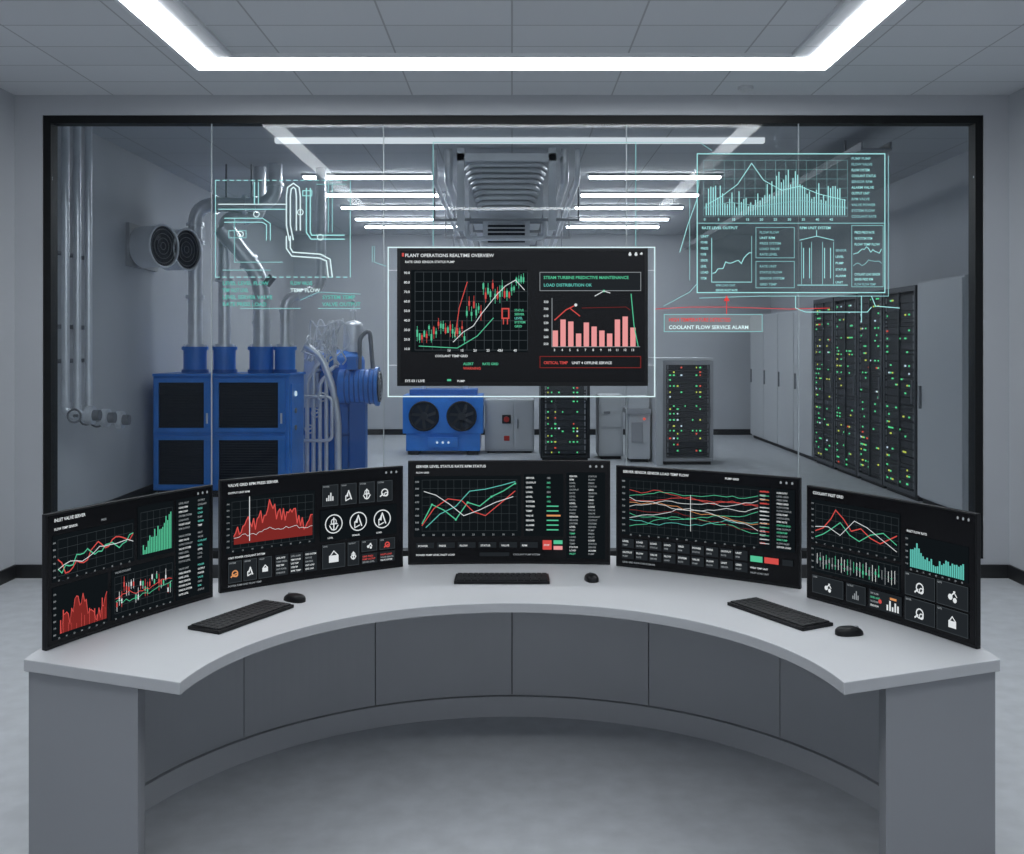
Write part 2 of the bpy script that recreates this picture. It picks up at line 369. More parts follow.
# ------------------------------------------------------------ monitors (gently curved)
def place(P0,P1,z):
    u=Vector((P1[0]-P0[0],P1[1]-P0[1],0)); w=u.length; u.normalize(); back=Vector((-u.y,u.x,0))
    M=Matrix(((u.x,back.x,0,P0[0]),(u.y,back.y,0,P0[1]),(0,0,1,z),(0,0,0,1))); return M,w
def monitor(P0,P1,z,h,drawf,W=200,H=104):
    M,w=place(P0,P1,z)
    sag=0.022*w/0.92
    bend=lambda x:sag*(1-(2*x/w-1)**2)
    b=MB(); bz=0.007
    b.slab(0,w,0,0.020,0,h,bend,blackM,32)
    b.box(w*0.2,w*0.8,0.020+sag*0.6,0.042+sag,h*0.2,h*0.8,blackMat)
    b.box(w*0.46,w*0.54,0.042+sag,0.058+sag,0.012,h*0.5,blackMat)
    b.box(w*0.36,w*0.64,0.022+sag,0.115+sag,0.0,0.012,blackMat)
    o=b.build('desktop_monitor',bevel=0.002,M=M)
    s=MB(); s.slab(bz,w-bz,-0.0006,0.001,bz*1.6,h-bz,bend,screenM,32); so=s.build('screen',M=M)
    bpy.context.view_layer.update(); par(so,o)
    sw=w-2*bz-0.006; sh=h-2.6*bz-0.006
    def mp(u,v,n):
        x=bz+0.003+u/W*sw
        return (x,bend(x)-0.0012-n,bz*1.6+0.003+sh-v/H*sh)
    d=Draw(mp,0.0006,split=7); drawf(d)
    c=d.mb.build('screen_graphics',M=M); bpy.context.view_layer.update(); par(c,o)
    return o
def hdr(d,n=4):
    d.text(6,5,words(n),3.8,'w',maxw=110)
    for x in (182,188,194): d.icon(x,4,1.6,x,'G')
def scr1(d):
    hdr(d,3); d.text(6,12,words(3),2.8,'w'); d.text(60,12,words(1),2.4,'G')
    d.rect(4,16,100,54,'k'); d.rect(104,6,150,54,'k'); d.rect(4,58,68,101,'k'); d.rect(72,58,150,101,'k'); d.rect(153,6,197,101,'k'); d.up()
    d.grid(10,20,98,50,8,4); d.grid(76,64,148,96,9,5); d.grid(108,12,148,50,5,5); d.ticks(4.5,22,50,6); d.xt(10,98,54,9); d.up()
    d.wave(10,98,44,8,22,'r',1.0,-16,seed=2); d.up(); d.wave(10,98,46,6,22,'g',0.9,-18,seed=9); d.up(); d.wave(10,98,42,4,14,'w',0.6,-8,seed=4)
    d.bars(110,147,50,[5+i*1.6+random.uniform(-4,5) for i in range(18)],'g',0.65)
    d.ticks(4.5,64,97,7); d.xt(10,66,101,7)
    p=d.wave(12,66,86,13,30,'r',0.8,-8,seed=13,jag=1.4); d.area(p,97,'R'); d.bars(12,66,97,[random.uniform(3,20) for _ in range(18)],'r',0.4)
    for i in range(24):
        x=78+i*2.9; y=80+random.uniform(-9,9); d.rect(x,y-random.uniform(2,9),x+0.5,y+random.uniform(2,9),random.choice('wwr')); d.rect(x-0.5,y-2,x+1,y+2,random.choice('wrg'))
    d.wave(77,147,82,3,18,'r',0.6,-3,seed=5); d.wave(77,147,86,3,18,'g',0.5,-3,seed=15); d.xt(76,148,101,9)
    for k in range(3):
        y=10+k*31; d.rows(156,178,y,y+24,7,2.4,'wGGww',2); d.rows(181,195,y,y+24,7,2.4,'GwGt',1)
    d.rows(76,110,60,60,1,2.4)
def scr2(d):
    hdr(d,5); d.text(6,12,words(3),2.6,'w'); d.rect(4,16,100,70,'k'); d.up(); d.grid(10,20,98,66,10,6); d.ticks(4.5,22,64,8); d.xt(10,98,69,9); d.up()
    p=d.wave(12,97,42,13,46,'r',1.0,-6,seed=21,jag=1.2); d.area([(x,min(61,y)) for x,y in p],62,'R'); d.up(); d.line(p,'r',1.1); d.up()
    d.wave(12,97,54,3,30,'w',0.4,-4,seed=3)
    d.rect(28,16,28.8,60,'w')
    for k in range(3): d.tile(6+k*16,78,20+k*16,99,k,'w' if k else 'o')
    for k in range(3): d.rect(56+k*16,78,70+k*16,99,'K'); d.up(); d.rows(57+k*16,69+k*16,81,96,5,2.4,'wGwG'); d.L-=1
    d.text(6,75.5,words(4),2.6,'w')
    for k in range(4): d.tile(108+k*21,12,126+k*21,34,[5,1,4,0][k],'w')
    d.rect(106,38,194,70,'k')
    for k in range(3):
        x=121+k*28; d.L+=2; d.ring(x,53,9.5,'w',1.1); d.icon(x,53,8,[4,1,1][k]); d.text(x-7,68,random.choice(WORDS),2.4,'w'); d.L-=2
    d.tile(108,74,134,99,2,'w'); d.tile(137,74,150,99,4,'w')
    for k in range(2): d.tile(153+k*21,74,171+k*21,86,[3,0][k],'wr'[k]); d.rect(153+k*21,88,171+k*21,99,'K'); d.up(); d.rows(154+k*21,170+k*21,91,97,3,2.4,'wGr'); d.L-=1
    d.text(6,102.8,words(5),2.4,'G')
def scr3(d):
    hdr(d,6); d.text(6,11,words(2),2.4,'w'); d.rect(4,14,112,78,'k'); d.rect(115,12,155,78,'k'); d.rect(158,10,197,101,'k'); d.up()
    d.grid(12,18,108,72,12,6); d.ticks(5,20,70,8,2.6); d.xt(12,108,77,10,2.6); d.up()
    d.line([(12,64),(22,44),(34,50),(46,60),(58,42),(70,46),(82,36),(94,30),(106,22)],'g',1.0); d.up()
    d.line([(12,66),(24,48),(38,38),(52,40),(64,52),(76,56),(90,44),(106,30)],'r',0.9); d.up()
    d.line([(14,30),(26,34),(40,44),(54,56),(70,50),(86,42),(104,36)],'w',0.7); d.line([(16,68),(30,54),(46,46),(60,30),(76,28),(92,24),(106,20)],'t',0.8)
    for x,y in ((22,44),(58,42),(82,36),(46,60),(106,22)): d.disc(x,y,1.1,'g')
    for i in range(12):
        y=17+i*5; d.text(117,y,words(1),2.6,'w',maxw=16)
        if i in (6,7,9,10,11): d.rect(138,y-1.7,150,y-0.4,'g')
        elif i==8: d.rect(138,y-2,152,y-0.2,'o')
        else: d.text(138,y,str(random.randint(100,999)),2.6,'g' if i%3 else 'G')
    d.rows(161,176,14,96,24,2.4,'wGgG',1); d.rows(180,195,14,96,24,2.4,'wGGG',1)
    for k in range(6): d.rect(6+k*21,84,24+k*21,90,'K'); d.up(); d.text(8+k*21,88.6,random.choice(WORDS),2.8,'w'); d.L-=1
    d.rect(134,82,143,92,'r'); d.rect(145,82,154,86,'g'); d.rect(145,88,154,92,'p'); d.up(); d.text(135,88,'STOP',2.4,'w')
    d.text(6,98,words(5),2.6,'w'); d.rect(70,95,100,99,'K'); d.text(104,98,words(3),2.4,'G')
def scr4(d):
    hdr(d,6); d.text(122,5,words(2),3,'w'); d.rect(4,10,172,72,'k'); d.up(); d.ticks(5,14,68,9,2.4); d.grid(14,13,158,69,18,7,'d',0.2); d.xt(14,158,72.5,14,2.2); d.up()
    for k,(c,y,tr) in enumerate([('r',24,6),('r',34,-8),('g',30,-12),('g',48,6),('w',40,-14),('w',52,-22),('t',58,-10),('R',44,8),('o',36,10),('w',30,22),('g',62,-28)]):
        d.wave(14,158,y,4,22,c,0.5,tr,seed=40+k,jag=0.5); d.L+=0.3
    d.line([(84,24),(84,62)],'w',0.6)
    d.rows(160,171,14,66,14,2.4,'wGr',1)
    for i in range(14): d.rect(160,14+i*4,170,14.6+i*4,random.choice('grow'))
    d.rect(176,10,197,72,'k'); d.up(); d.rows(178,196,14,68,16,2.4,'wGgG',2)
    for r in range(2):
        for k in range(9): d.rect(5+k*16,76+r*12,19+k*16,86+r*12,'K'); d.up(); d.text(6+k*16,80+r*12,random.choice(WORDS),2.8,'w',maxw=12); d.text(6+k*16,84+r*12,words(1),2.4,'G',maxw=12); d.L-=1
    d.rect(150,80,163,86,'g'); d.rect(165,80,180,86,'r'); d.rect(184,80,195,86,'K'); d.text(150,93,words(3),2.4,'w'); d.text(150,98,words(3),2.4,'G'); d.text(6,102.5,words(5),2.4,'G')
def scr5(d):
    hdr(d,3); d.rect(4,10,116,52,'k'); d.rect(4,55,116,80,'k'); d.rect(122,26,194,56,'k'); d.up(); d.grid(10,14,114,48,12,5); d.grid(10,57,114,77,12,3); d.up()
    d.line([(10,40),(20,36),(30,26),(36,17),(46,24),(56,34),(68,30),(80,37),(92,40),(112,30)],'r',1.0); d.up()
    d.line([(10,46),(20,42),(30,36),(42,28),(54,38),(66,42),(80,34),(96,30),(112,38)],'g',0.8); d.line([(10,36),(26,34),(42,40),(60,24),(76,28),(94,36),(112,44)],'w',0.6)
    d.ticks(4.5,14,48,7); d.xt(10,114,52,10); d.ticks(4.5,58,76,4)
    for i in range(26): x=12+i*3.9; d.rect(x,60+random.uniform(0,4),x+0.6,76-random.uniform(0,5),random.choice('gwwG')); d.rect(x-0.6,67+random.uniform(-2,3),x+1.1,68.6+random.uniform(-1,3),random.choice('gGG'))
    d.bars(128,190,54,[random.uniform(5,12)+10*math.exp(-((i-3)/4)**2)+5*math.exp(-((i-22)/4)**2) for i in range(26)],'t',0.75); d.ticks(122.5,30,52,5); d.text(124,24,words(3),2.8,'w'); d.xt(128,190,57,9)
    for r in range(2):
        for k in range(2): d.tile(122+k*37,59+r*22,157+k*37,79+r*22,[0,3,0,2][r*2+k])
    d.tile(6,83,46,100,3); d.tile(50,83,74,100,5,'G')
    d.rect(78,83,118,100,'K'); d.up(); d.rows(80,96,86,97,4,2.4); d.bars(100,116,98,[5,9,4,8,6],'w'); d.disc(92,92,2,'r'); d.rect(104,86,112,88,'o')
Z=0.751
monitor((-1.52,3.262),(-1.185,3.965),Z,0.445,scr1)
monitor((-1.175,4.02),(-0.49,4.505),Z,0.455,scr2)
monitor((-0.473,4.545),(0.447,4.545),Z,0.472,scr3)
monitor((0.47,4.522),(1.180,4.09),Z,0.455,scr4)
monitor((1.165,3.955),(1.525,3.28),Z,0.445,scr5)
# ------------------------------------------------------------ keyboards and mice
def keyboard(cx,cy,ang):
    M=Matrix.Translation((cx,cy,0.7505))@Matrix.Rotation(ang,4,'Z'); b=MB(); w,dp=0.40,0.145
    b.box(-w/2,w/2,-dp/2,dp/2,0,0.012,blackM)
    for r in range(5):
        y0=-dp/2+0.008+r*0.0262
        x=-w/2+0.008
        n=[8,15,15,16,17][r]; ws=[1]*n
        if r==0: ws=[1.3,1,1,6,1,1,1.3,1.3]
        tot=sum(ws); un=(w-0.016)/tot
        for q in ws:
            b.box(x+0.0012,x+q*un-0.0012,y0,y0+0.0235,0.012,0.0175,keyM); x+=q*un
    b.build('computer_keyboard',bevel=0.001,M=M)
keyboard(-0.985,3.66,math.radians(63)); keyboard(-0.042,4.25,0); keyboard(0.985,3.70,math.radians(-62))
def mouse(cx,cy,ang):
    M=Matrix.Translation((cx,cy,0.7505))@Matrix.Rotation(ang,4,'Z'); b=MB(); seg=24; rings=7; vs=[]
    for j in range(rings):
        a=math.pi/2*j/rings; k=math.cos(a)**0.6; h=0.006+0.022*math.sin(a)
        if j==0: h=0.004
        for i in range(seg):
            t=2*math.pi*i/seg; x=0.029*math.copysign(abs(math.cos(t))**0.8,math.cos(t)); y=0.050*math.copysign(abs(math.sin(t))**0.8,math.sin(t))
            vs.append((x*k,y*k-0.006*math.sin(a),h))
    vs.append((0,-0.006,0.029)); n0=[(v[0],v[1],0) for v in vs[:seg]]
    fs=[(j*seg+i,j*seg+(i+1)%seg,(j+1)*seg+(i+1)%seg,(j+1)*seg+i) for j in range(rings-1) for i in range(seg)]+[((rings-1)*seg+i,(rings-1)*seg+(i+1)%seg,rings*seg) for i in range(seg)]
    m=len(vs); vs+=n0; fs+=[(m+i,m+(i+1)%seg,(i+1)%seg,i) for i in range(seg)]+[tuple(range(m,m+seg))[::-1]]
    b.add(vs,fs,blackM,True); b.cyl((-0.004,0.027,0.021),(0.004,0.027,0.021),0.008,greyM,12); b.build('computer_mouse',M=M)
mouse(-0.85,3.91,math.radians(55)); mouse(0.338,4.25,0.1); mouse(1.165,3.455,math.radians(-78))
# ------------------------------------------------------------ wall display
M=Matrix.Translation((-0.843,7.33,1.449)); w,h=1.84,1.012
disp=MB(); disp.box(0,w,0,0.06,0,h,blackM); disp.box(0.3,w-0.3,0.06,0.10,0.2,h-0.2,blackMat)
for x in (0.45,w-0.45):
    for z in (0.3,h-0.3): disp.cyl((x,0.10,z),(x,0.214,z),0.025,steelM); disp.cyl((x,0.214,z),(x,0.2245,z),0.05,steelM)
do=disp.build('glass_mounted_display_screen',bevel=0.004,M=M)
s=MB(); s.box(0.025,w-0.025,-0.001,0.001,0.03,h-0.02,screenM); so=s.build('screen',M=M)
d=Draw(lambda u,v,n:(u/250*w,-0.002-n,h-v/138*h),0.0008)
d.text(8,9,'PLANT OPERATIONS REALTIME OVERVIEW',4.6,'w',maxw=90); d.rect(5,5,7,8.5,'r'); d.text(8,15,words(5),3.2,'w',maxw=66)
for x in (232,238,243): d.icon(x,6,1.8,x,'w')
d.rect(14,22,130,104,'k'); d.up(); d.grid(18,24,130,102,13,8,'d',0.5)
for i in range(9): d.text(7,26+i*9.5,str(90-i*10)+'.0',3.4,'w')
for i in range(5): d.text(50+i*13,103.5,str(10+i*5),3.4,'w')
for i in (0,2): d.text(100+i*8,103.5,'45',3.4,'w')
d.up()
rr=random.Random(5)
for i in range(46):
    x=20+i*2.35; base=[84,80,84,60,44,44,38][min(6,i//7)]+rr.uniform(-6,6); c='g' if (i%5 in (0,1,3)) else 'r'
    if i>41: base=32; c='g'
    d.rect(x,base-rr.uniform(3,9),x+0.45,base+rr.uniform(3,9),c); d.rect(x-0.6,base-rr.uniform(1,4),x+1.0,base+rr.uniform(1,4),c)
d.L+=1; d.line([(56,94),(66,84),(76,78),(84,66),(92,56),(100,46),(108,38),(118,32),(127,42)],'w',0.7); d.line([(22,98),(60,100),(80,88),(96,70)],'g',0.8); d.line([(58,88),(62,60),(70,34)],'r',0.8)
d.frame(104,60,112,71,'r',1.4); d.line([(106,71),(106,76)],'r',1); d.line([(110,71),(110,76)],'r',1)
d.rows(117,130,62,78,5,3.2,'gtg',1); d.text(66,117,'ALERT',3.6,'g'); d.text(66,121.5,'WARNING',3.6,'r'); d.text(85,117,words(2),3.4,'g',maxw=16)
d.rect(142,24,243,43,'K'); d.up(); d.frame(142,24,243,43,'G',0.6); d.text(146,31,'STEAM TURBINE PREDICTIVE MAINTENANCE',4.2,'g',maxw=88); d.text(146,38.5,'LOAD DISTRIBUTION OK',4.2,'t',maxw=60)
d.ticks(146,54,96,7,3.2,'w'); d.rect(154,50,154.7,99,'G'); d.rect(154,98.4,242,99,'G')
d.bars(155,240,98.5,[16,27,25,13,24,20,16,13,27,30,19],'p',0.68)
for i in range(11): d.text(156+i*7.7,103,str(i+3),3.2,'w')
d.L+=1; d.line([(157,72),(168,62),(176,58)],'r',1.1); d.disc(178,57,1.5,'w'); d.line([(172,60),(182,68)],'r',1.0); d.line([(184,60),(228,59),(232,62)],'R',0.5); d.line([(197,48),(206,43),(212,45)],'w',0.8); d.disc(206,43,1.3,'g'); d.line([(233,46),(236,78),(240,98)],'g',0.9)
d.frame(142,108,243,120,'R',0.8); d.text(146,116,'CRITICAL TEMP',4,'r',maxw=24); d.text(174,116,'UNIT 4 OFFLINE SERVICE',3.6,'w',maxw=60)
d.text(8,134,'SYS 03 / LIVE',3.6,'w'); d.text(60,134,words(1),3,'w'); d.rect(50,131,54,133,'g'); d.text(38,109,words(3),3.2,'w')
dg=d.mb.build('screen_graphics',M=M)
ob=MB(); fx0,fx1,fz0,fz1,fy=-0.917,1.056,1.366,2.474,7.37; tt=0.004
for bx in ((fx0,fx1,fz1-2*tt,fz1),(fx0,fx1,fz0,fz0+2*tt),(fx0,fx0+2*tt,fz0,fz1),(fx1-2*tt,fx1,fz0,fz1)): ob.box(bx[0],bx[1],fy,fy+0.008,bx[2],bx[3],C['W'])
for z in (1.6,2.3):
    ob.cyl((fx0+0.004,fy+0.004,z),(-0.84,fy+0.004,z),0.003,steelM,8); ob.cyl((0.99,fy+0.004,z),(fx1-0.004,fy+0.004,z),0.003,steelM,8)
oo=ob.build('light_border')
bpy.context.view_layer.update()
for c in (so,dg,oo): par(c,do)
# ------------------------------------------------------------ projected graphics on the glass (1 unit = 7.54 mm)
U=7.54/1000
gmap=lambda u,v,n:((u-512)*U,7.5535-n,EYE-(v-345)*U)
# piping schematic
d=Draw(gmap,0.0006)
def dash(d,a,b,c,e,col,t=0.8,L=4,g=3):
    n=max(1,int(math.hypot(c-a,e-b)/(L+g)))
    for i in range(n):
        f=i/n; f2=f+L/(L+g)/n; d.line([(a+(c-a)*f,b+(e-b)*f),(a+(c-a)*f2,b+(e-b)*f2)],col,t)
d.rect(215,180,350,277,'f'); d.up()
dash(d,215,180,350,180,'c',.8);dash(d,215,277,350,277,'c',.8);d.line([(215,180),(215,277)],'c',.7);d.line([(350,180),(350,277)],'c',.7)
def pipe2(pts,wd,col='c',t=1.0):
    for sgn in (-1,1):
        q=[]
        for i,p in enumerate(pts):
            a=pts[max(i-1,0)]; c=pts[min(i+1,len(pts)-1)]; L=math.hypot(c[0]-a[0],c[1]-a[1]); q.append((p[0]-sgn*(c[1]-a[1])/L*wd/2,p[1]+sgn*(c[0]-a[0])/L*wd/2))
        d.line(q,col,t)
pipe2([(291,240),(288,225),(288,196),(289,188),(293,185),(297,188),(298,196),(298,230)],4,'W',t=1.3); pipe2([(308,188),(308,232),(311,237),(344,237)],4,t=1.2); pipe2([(288,236),(288,248),(292,254),(320,256),(328,260),(330,277)],4,'W',t=1.3)
pipe2([(224,220),(262,220),(268,224),(268,240)],4,'c',.9); pipe2([(330,182),(330,232)],4,'C',.9)
d.line([(218,204),(285,204)],'W',1.0); d.line([(218,209),(285,209)],'c',.9); d.line([(254,182),(254,204)],'c',1.2); d.line([(258,182),(258,204)],'c',.8); d.line([(234,218),(234,262),(282,262)],'C',.8)
for x,y in ((240,234),(256,214),(300,212),(320,237)): d.ring(x,y,2.8,'W',.9)
d.frame(228,230,246,238,'C',.8); d.frame(302,190,312,196,'c',.9); d.line([(316,184),(346,184)],'C',.8); d.line([(222,270),(270,270)],'C',.8)
for i in range(4):
    d.text(222,285+i*7,words(3),5.4,'t',maxw=[60,26,64,66][i]); d.text(290 if i<2 else 322,285+i*7,words(2),5.4,'W' if i==1 else 't',maxw=[22,60,44,40][i])
for k,(a,c2) in enumerate(((240,300),(318,360))): d.rect(a,308,c2,308.8,'C')
d.line([(300,300),(318,292),(360,294)],'C',.7); d.line([(372,262),(372,246)],'C',.6)
par(d.mb.build('schematic_hologram_piping'),win)
# analytics hologram
d=Draw(gmap,0.0006); d.rect(697,153,886,293,'F'); d.up(); d.frame(697,153,886,293,'c',1.0); d.line([(889,156),(889,296),(760,296),(700,298)],'C',.8)
d.grid(704,160,848,216,14,6,'C',0.2); d.up()
hs=[max(4,10+12*math.exp(-((i-4)/4)**2)+24*math.exp(-((i-36)/12)**2)+8*math.exp(-((i-58)/5)**2)+random.uniform(-9,14)) for i in range(60)]
d.bars(706,847,215,hs,'c',0.42); d.up(); d.line([(708,204),(722,196),(738,184),(752,163),(764,180),(782,190),(800,186),(820,194),(846,200)],'c',.7); d.line([(704,208),(730,202),(760,206),(800,200),(848,208)],'C',.6)
for i in range(10): d.text(704+i*14,220.5,str(i*5),3.6,'c')
d.rows(852,882,158,216,11,3.6,'cCC',2); d.line([(698,223),(885,223)],'C',.8); d.text(702,229,words(3),3.8,'c',maxw=50); d.text(800,229,words(3),3.8,'c',maxw=46); d.frame(852,225,884,287,'C',.6)
d.frame(756,227,795,258,'C',.6); d.rows(760,792,232,254,5,3.4,'cCC',2); d.frame(756,261,795,288,'C',.6); d.rows(760,792,266,284,4,3.4,'cCC',2)
d.line([(712,238),(712,282),(752,282)],'c',.7); d.rows(701,709,236,278,8,3.4,'c',1); d.wave(713,752,272,4,16,'c',.8,-18,seed=8); d.rows(716,745,285,290,2,3.2,'cC',3); d.line([(752,236),(752,282)],'C',.6)
for x in (802,812,823,834): d.line([(x,242),(x,284)],'C',.6)
pipe2([(807,248),(807,278)],6,t=.8); pipe2([(828,248),(828,278)],6,t=.8); d.line([(800,240),(817,236),(834,240)],'c',.7); d.line([(798,285),(848,285)],'c',.8); d.line([(817,236),(817,230)],'c',.7)
d.rows(836,850,250,282,6,3.2,'cC',1); d.rows(855,882,232,244,3,3.4,'cC',3); d.wave(854,882,252,4,14,'c',.7,-3,seed=3); d.wave(854,882,264,3,14,'C',.6,-2,seed=4); d.rows(855,882,274,284,3,3.4,'cC',3)
d.line([(796,296),(796,308),(806,312),(868,312),(872,307)],'c',.8); d.line([(862,296),(862,322)],'c',.8); d.line([(872,296),(876,306),(900,308)],'c',.8)
par(d.mb.build('analytics_hologram'),win)
d=Draw(gmap,0.0006); d.rect(664,314,763,332,'h'); d.up(); d.frame(664,314,763,332,'C',.8); d.text(669,321.5,'HIGH TEMPERATURE DETECTED',5.2,'q',maxw=62); d.text(669,329,'COOLANT FLOW SERVICE ALARM',5.2,'W',maxw=88)
d.line([(727,314),(727,297)],'q',.9); d.poly([(724,301),(727,295),(730,301)],'q'); d.line([(727,307),(690,307),(655,309)],'q',.7); d.line([(727,307),(790,309),(830,308)],'q',.7)
par(d.mb.build('alert_label_hologram'),win)
d=Draw(gmap,0.0006)
d.line([(433,246),(433,142),(636,142),(636,246)],'C',.8); d.line([(664,306),(690,292),(697,284)],'C',.7); d.line([(690,196),(690,280)],'C',.6); d.line([(700,175),(697,200),(688,225),(680,252)],'c',.7)
d.line([(636,142),(700,142),(712,150)],'C',.6); d.line([(374,246),(374,262),(386,266)],'C',.6)
par(d.mb.build('connector_lines_hologram'),win)
# ------------------------------------------------------------ plant room machinery
def led(b,x,y,z,w,h,m): b.box(x-w/2,x+w/2,y-0.006,y,z-h/2,z+h/2,m)
# blue louvered cabinets (generator enclosure)
b=MB(); X0,X1,Y0,Y1,H=-4.12,-2.56,11.45,12.3,1.42
b.box(X0,X1,Y0+0.03,Y1,0.08,H-0.03,blueM); b.box(X0+0.04,X1-0.04,Y0+0.06,Y1-0.04,0,0.08,blackMat)
b.box(X0-0.0,X1+0.02,Y0,Y1+0.02,H-0.03,H,blueM)
cols=[(X0+0.02,-3.45),(-3.41,-2.60)]
for (a,c) in cols:
    for (z0,z1) in ((0.10,0.71),(0.75,H-0.05)):
        f=0.05
        b.box(a,c,Y0,Y0+0.03,z0,z0+f,blueM);b.box(a,c,Y0,Y0+0.03,z1-f,z1,blueM);b.box(a,a+f,Y0,Y0+0.03,z0+f,z1-f,blueM);b.box(c-f-0.03,c,Y0,Y0+0.03,z0+f,z1-f,blueM)
        b.box(a+f,c-f-0.03,Y0+0.025,Y0+0.032,z0+f,z1-f,ventM)
        z=z0+f+0.012
        while z<z1-f-0.01: b.box(a+f,c-f-0.03,Y0+0.008,Y0+0.026,z,z+0.012,ventM); z+=0.03
    b.box(c-0.05,c-0.03,Y0-0.02,Y0,0.85,0.97,steelM)
b.box(X1,X1+0.012,Y0+0.12,Y1-0.1,0.15,1.3,blueM)
for z in (1.18,0.98,0.78): b.cyl((X1+0.01,Y0+0.3,z),(X1+0.03,Y0+0.3,z),0.03,LW if z>1.1 else steelD,12)
bc=b.build('generator_cabinet',bevel=0.004)
bpy.context.view_layer.update()
b=MB()
bases=[-3.77,-3.42,-2.98,-2.70]; by=11.9
for i,x in enumerate(bases):
    r=[0.135,0.13,0.14,0.12][i]
    b.cyl((x,by,H),(x,by,H+0.04),r*1.15,blueD); b.cyl((x,by,H+0.04),(x,by,H+0.27),r,blueM); b.cyl((x,by,H+0.27),(x,by,H+0.31),r*1.15,blueM); b.cyl((x,by,H+0.31),(x,by,H+0.34),r*0.85,steelM)
    for k in range(8):
        t=k*math.pi/4; b.cyl((x+r*1.02*math.cos(t),by+r*1.02*math.sin(t),H+0.30),(x+r*1.02*math.cos(t),by+r*1.02*math.sin(t),H+0.325),0.012,steelM,6)
par(b.build('exhaust_collars'),bc)
b=MB()
b.tube([(-3.77,by,1.72),(-3.77,by,3.42),(-2.82,by,3.42),(-2.82,by,RZ)],0.085,steelM,0.24,18,steelM)
b.tube([(-3.42,by,1.72),(-3.42,by,3.28),(-3.05,by+0.2,3.28),(-3.05,by+0.2,RZ)],0.075,steelM,0.16,18,steelM)
b.tube([(-2.98,by,1.72),(-2.98,by,2.55),(-3.34,by-0.15,3.05)],0.10,steelM,0.24,18,steelM)
b.cyl((-3.28,by-0.13,2.97),(-3.39,by-0.17,3.13),0.125,steelM)
b.tube([(-2.70,by,1.72),(-2.70,by,2.32),(-2.32,by+0.25,2.42),(-2.32,by+0.25,RZ)],0.06,steelM,0.16,18,steelM)
b.cyl((-2.90,by-0.11,2.46),(-2.82,by-0.11,2.56),0.05,steelD)
for x,z0,z1 in ((-3.77,2.3,2.34),(-3.42,2.5,2.54),(-3.77,2.95,2.99),(-2.98,2.0,2.04)): b.cyl((x,by,z0),(x,by,z1),0.11,steelM)
b.cyl((-3.55,by,3.42),(-3.51,by,3.42),0.115,steelM); b.cyl((-3.2,by,3.42),(-3.16,by,3.42),0.115,steelM)
for x in (-3.4,-3.1): b.cyl((x,by,3.42),(x,by,RZ),0.012,steelD,8)
par(b.build('exhaust_pipes'),bc)
# chiller compressor assembly
b=MB(); cy=13.1; 
b.cyl((-2.24,cy,0.1),(-2.24,cy,1.55),0.31,blueM,28); b.dome((-2.24,cy,1.55),0.31,blueM,0.14); b.torus((-2.24,cy,1.2),(0,0,1),0.315,0.02,blueD); b.torus((-2.24,cy,0.6),(0,0,1),0.315,0.02,blueD)
b.box(-2.62,-1.80,cy-0.35,cy+0.35,0,0.1,blackMat)
b.cyl((-2.2,cy-0.32,1.22),(-1.74,cy-0.32,1.22),0.22,blueM,28)
for k in range(7): b.torus((-2.11+k*0.06,cy-0.32,1.22),(1,0,0),0.222,0.010,blueD)
b.cyl((-1.74,cy-0.32,1.22),(-1.70,cy-0.32,1.22),0.25,blueM,28); b.cyl((-1.70,cy-0.32,1.22),(-1.685,cy-0.32,1.22),0.20,ventM,28)
for k in range(4): b.torus((-1.68,cy-0.32,1.22),(1,0,0),0.05+k*0.045,0.006,steelD)
b.box(-2.06,-1.86,cy-0.42,cy-0.22,0.1,1.03,blueD); b.box(-2.08,-1.96,cy-0.5,cy-0.36,1.44,1.6,blueM)
b.box(-2.66,-2.10,cy-0.30,cy+0.2,0.1,0.95,blueM)
b.cyl((-2.08,cy,1.66),(-2.08,cy,2.0),0.13,steelM); b.dome((-2.08,cy,2.0),0.13,steelM,0.07); b.cyl((-2.08,cy,2.07),(-2.08,cy,2.3),0.02,steelM,10); b.cyl((-2.12,cy,2.2),(-2.04,cy,2.2),0.012,steelM,8); b.dome((-2.08,cy,2.3),0.03,steelD,0.04)
b.box(-2.66,-2.48,cy-0.3,cy+0.1,0.95,1.75,steelM)
par_chill=b.build('chiller_compressor'); bpy.context.view_layer.update()
b=MB()
for i,(x,z) in enumerate(((-2.58,1.32),(-2.50,1.45),(-2.42,1.28),(-2.34,1.38))):
    b.tube([(x,cy-0.50,0.0),(x,cy-0.50,z),(x+0.1,cy-0.50,z+0.1),(x+0.1,cy-0.2,z+0.1)],0.026,steelM,0.08,10)
b.tube([(-2.62,cy-0.55,0.55),(-2.26,cy-0.55,0.55),(-2.26,cy-0.55,1.1),(-2.62,cy-0.55,1.1)],0.022,steelM,0.08,10)
b.tube([(-2.6,cy-0.5,1.75),(-2.4,cy-0.5,1.6),(-2.25,cy-0.5,1.2),(-2.2,cy-0.45,0.8),(-2.2,cy-0.45,0.1)],0.045,steelM,0.15,14)
b.tube([(-1.95,cy-0.3,1.40),(-1.95,cy-0.3,1.85),(-1.82,cy-0.3,1.95),(-1.78,cy-0.3,1.45)],0.028,steelD,0.08,10)
for x,z in ((-2.45,0.9),(-2.37,1.1),(-2.53,0.7)): b.torus((x,cy-0.62,z),(0,1,0),0.05,0.009,steelM,18,6); b.cyl((x,cy-0.62,z),(x,cy-0.5,z),0.012,steelM,8)
par(b.build('process_pipes'),par_chill)
rr=random.Random(11)
b=MB()
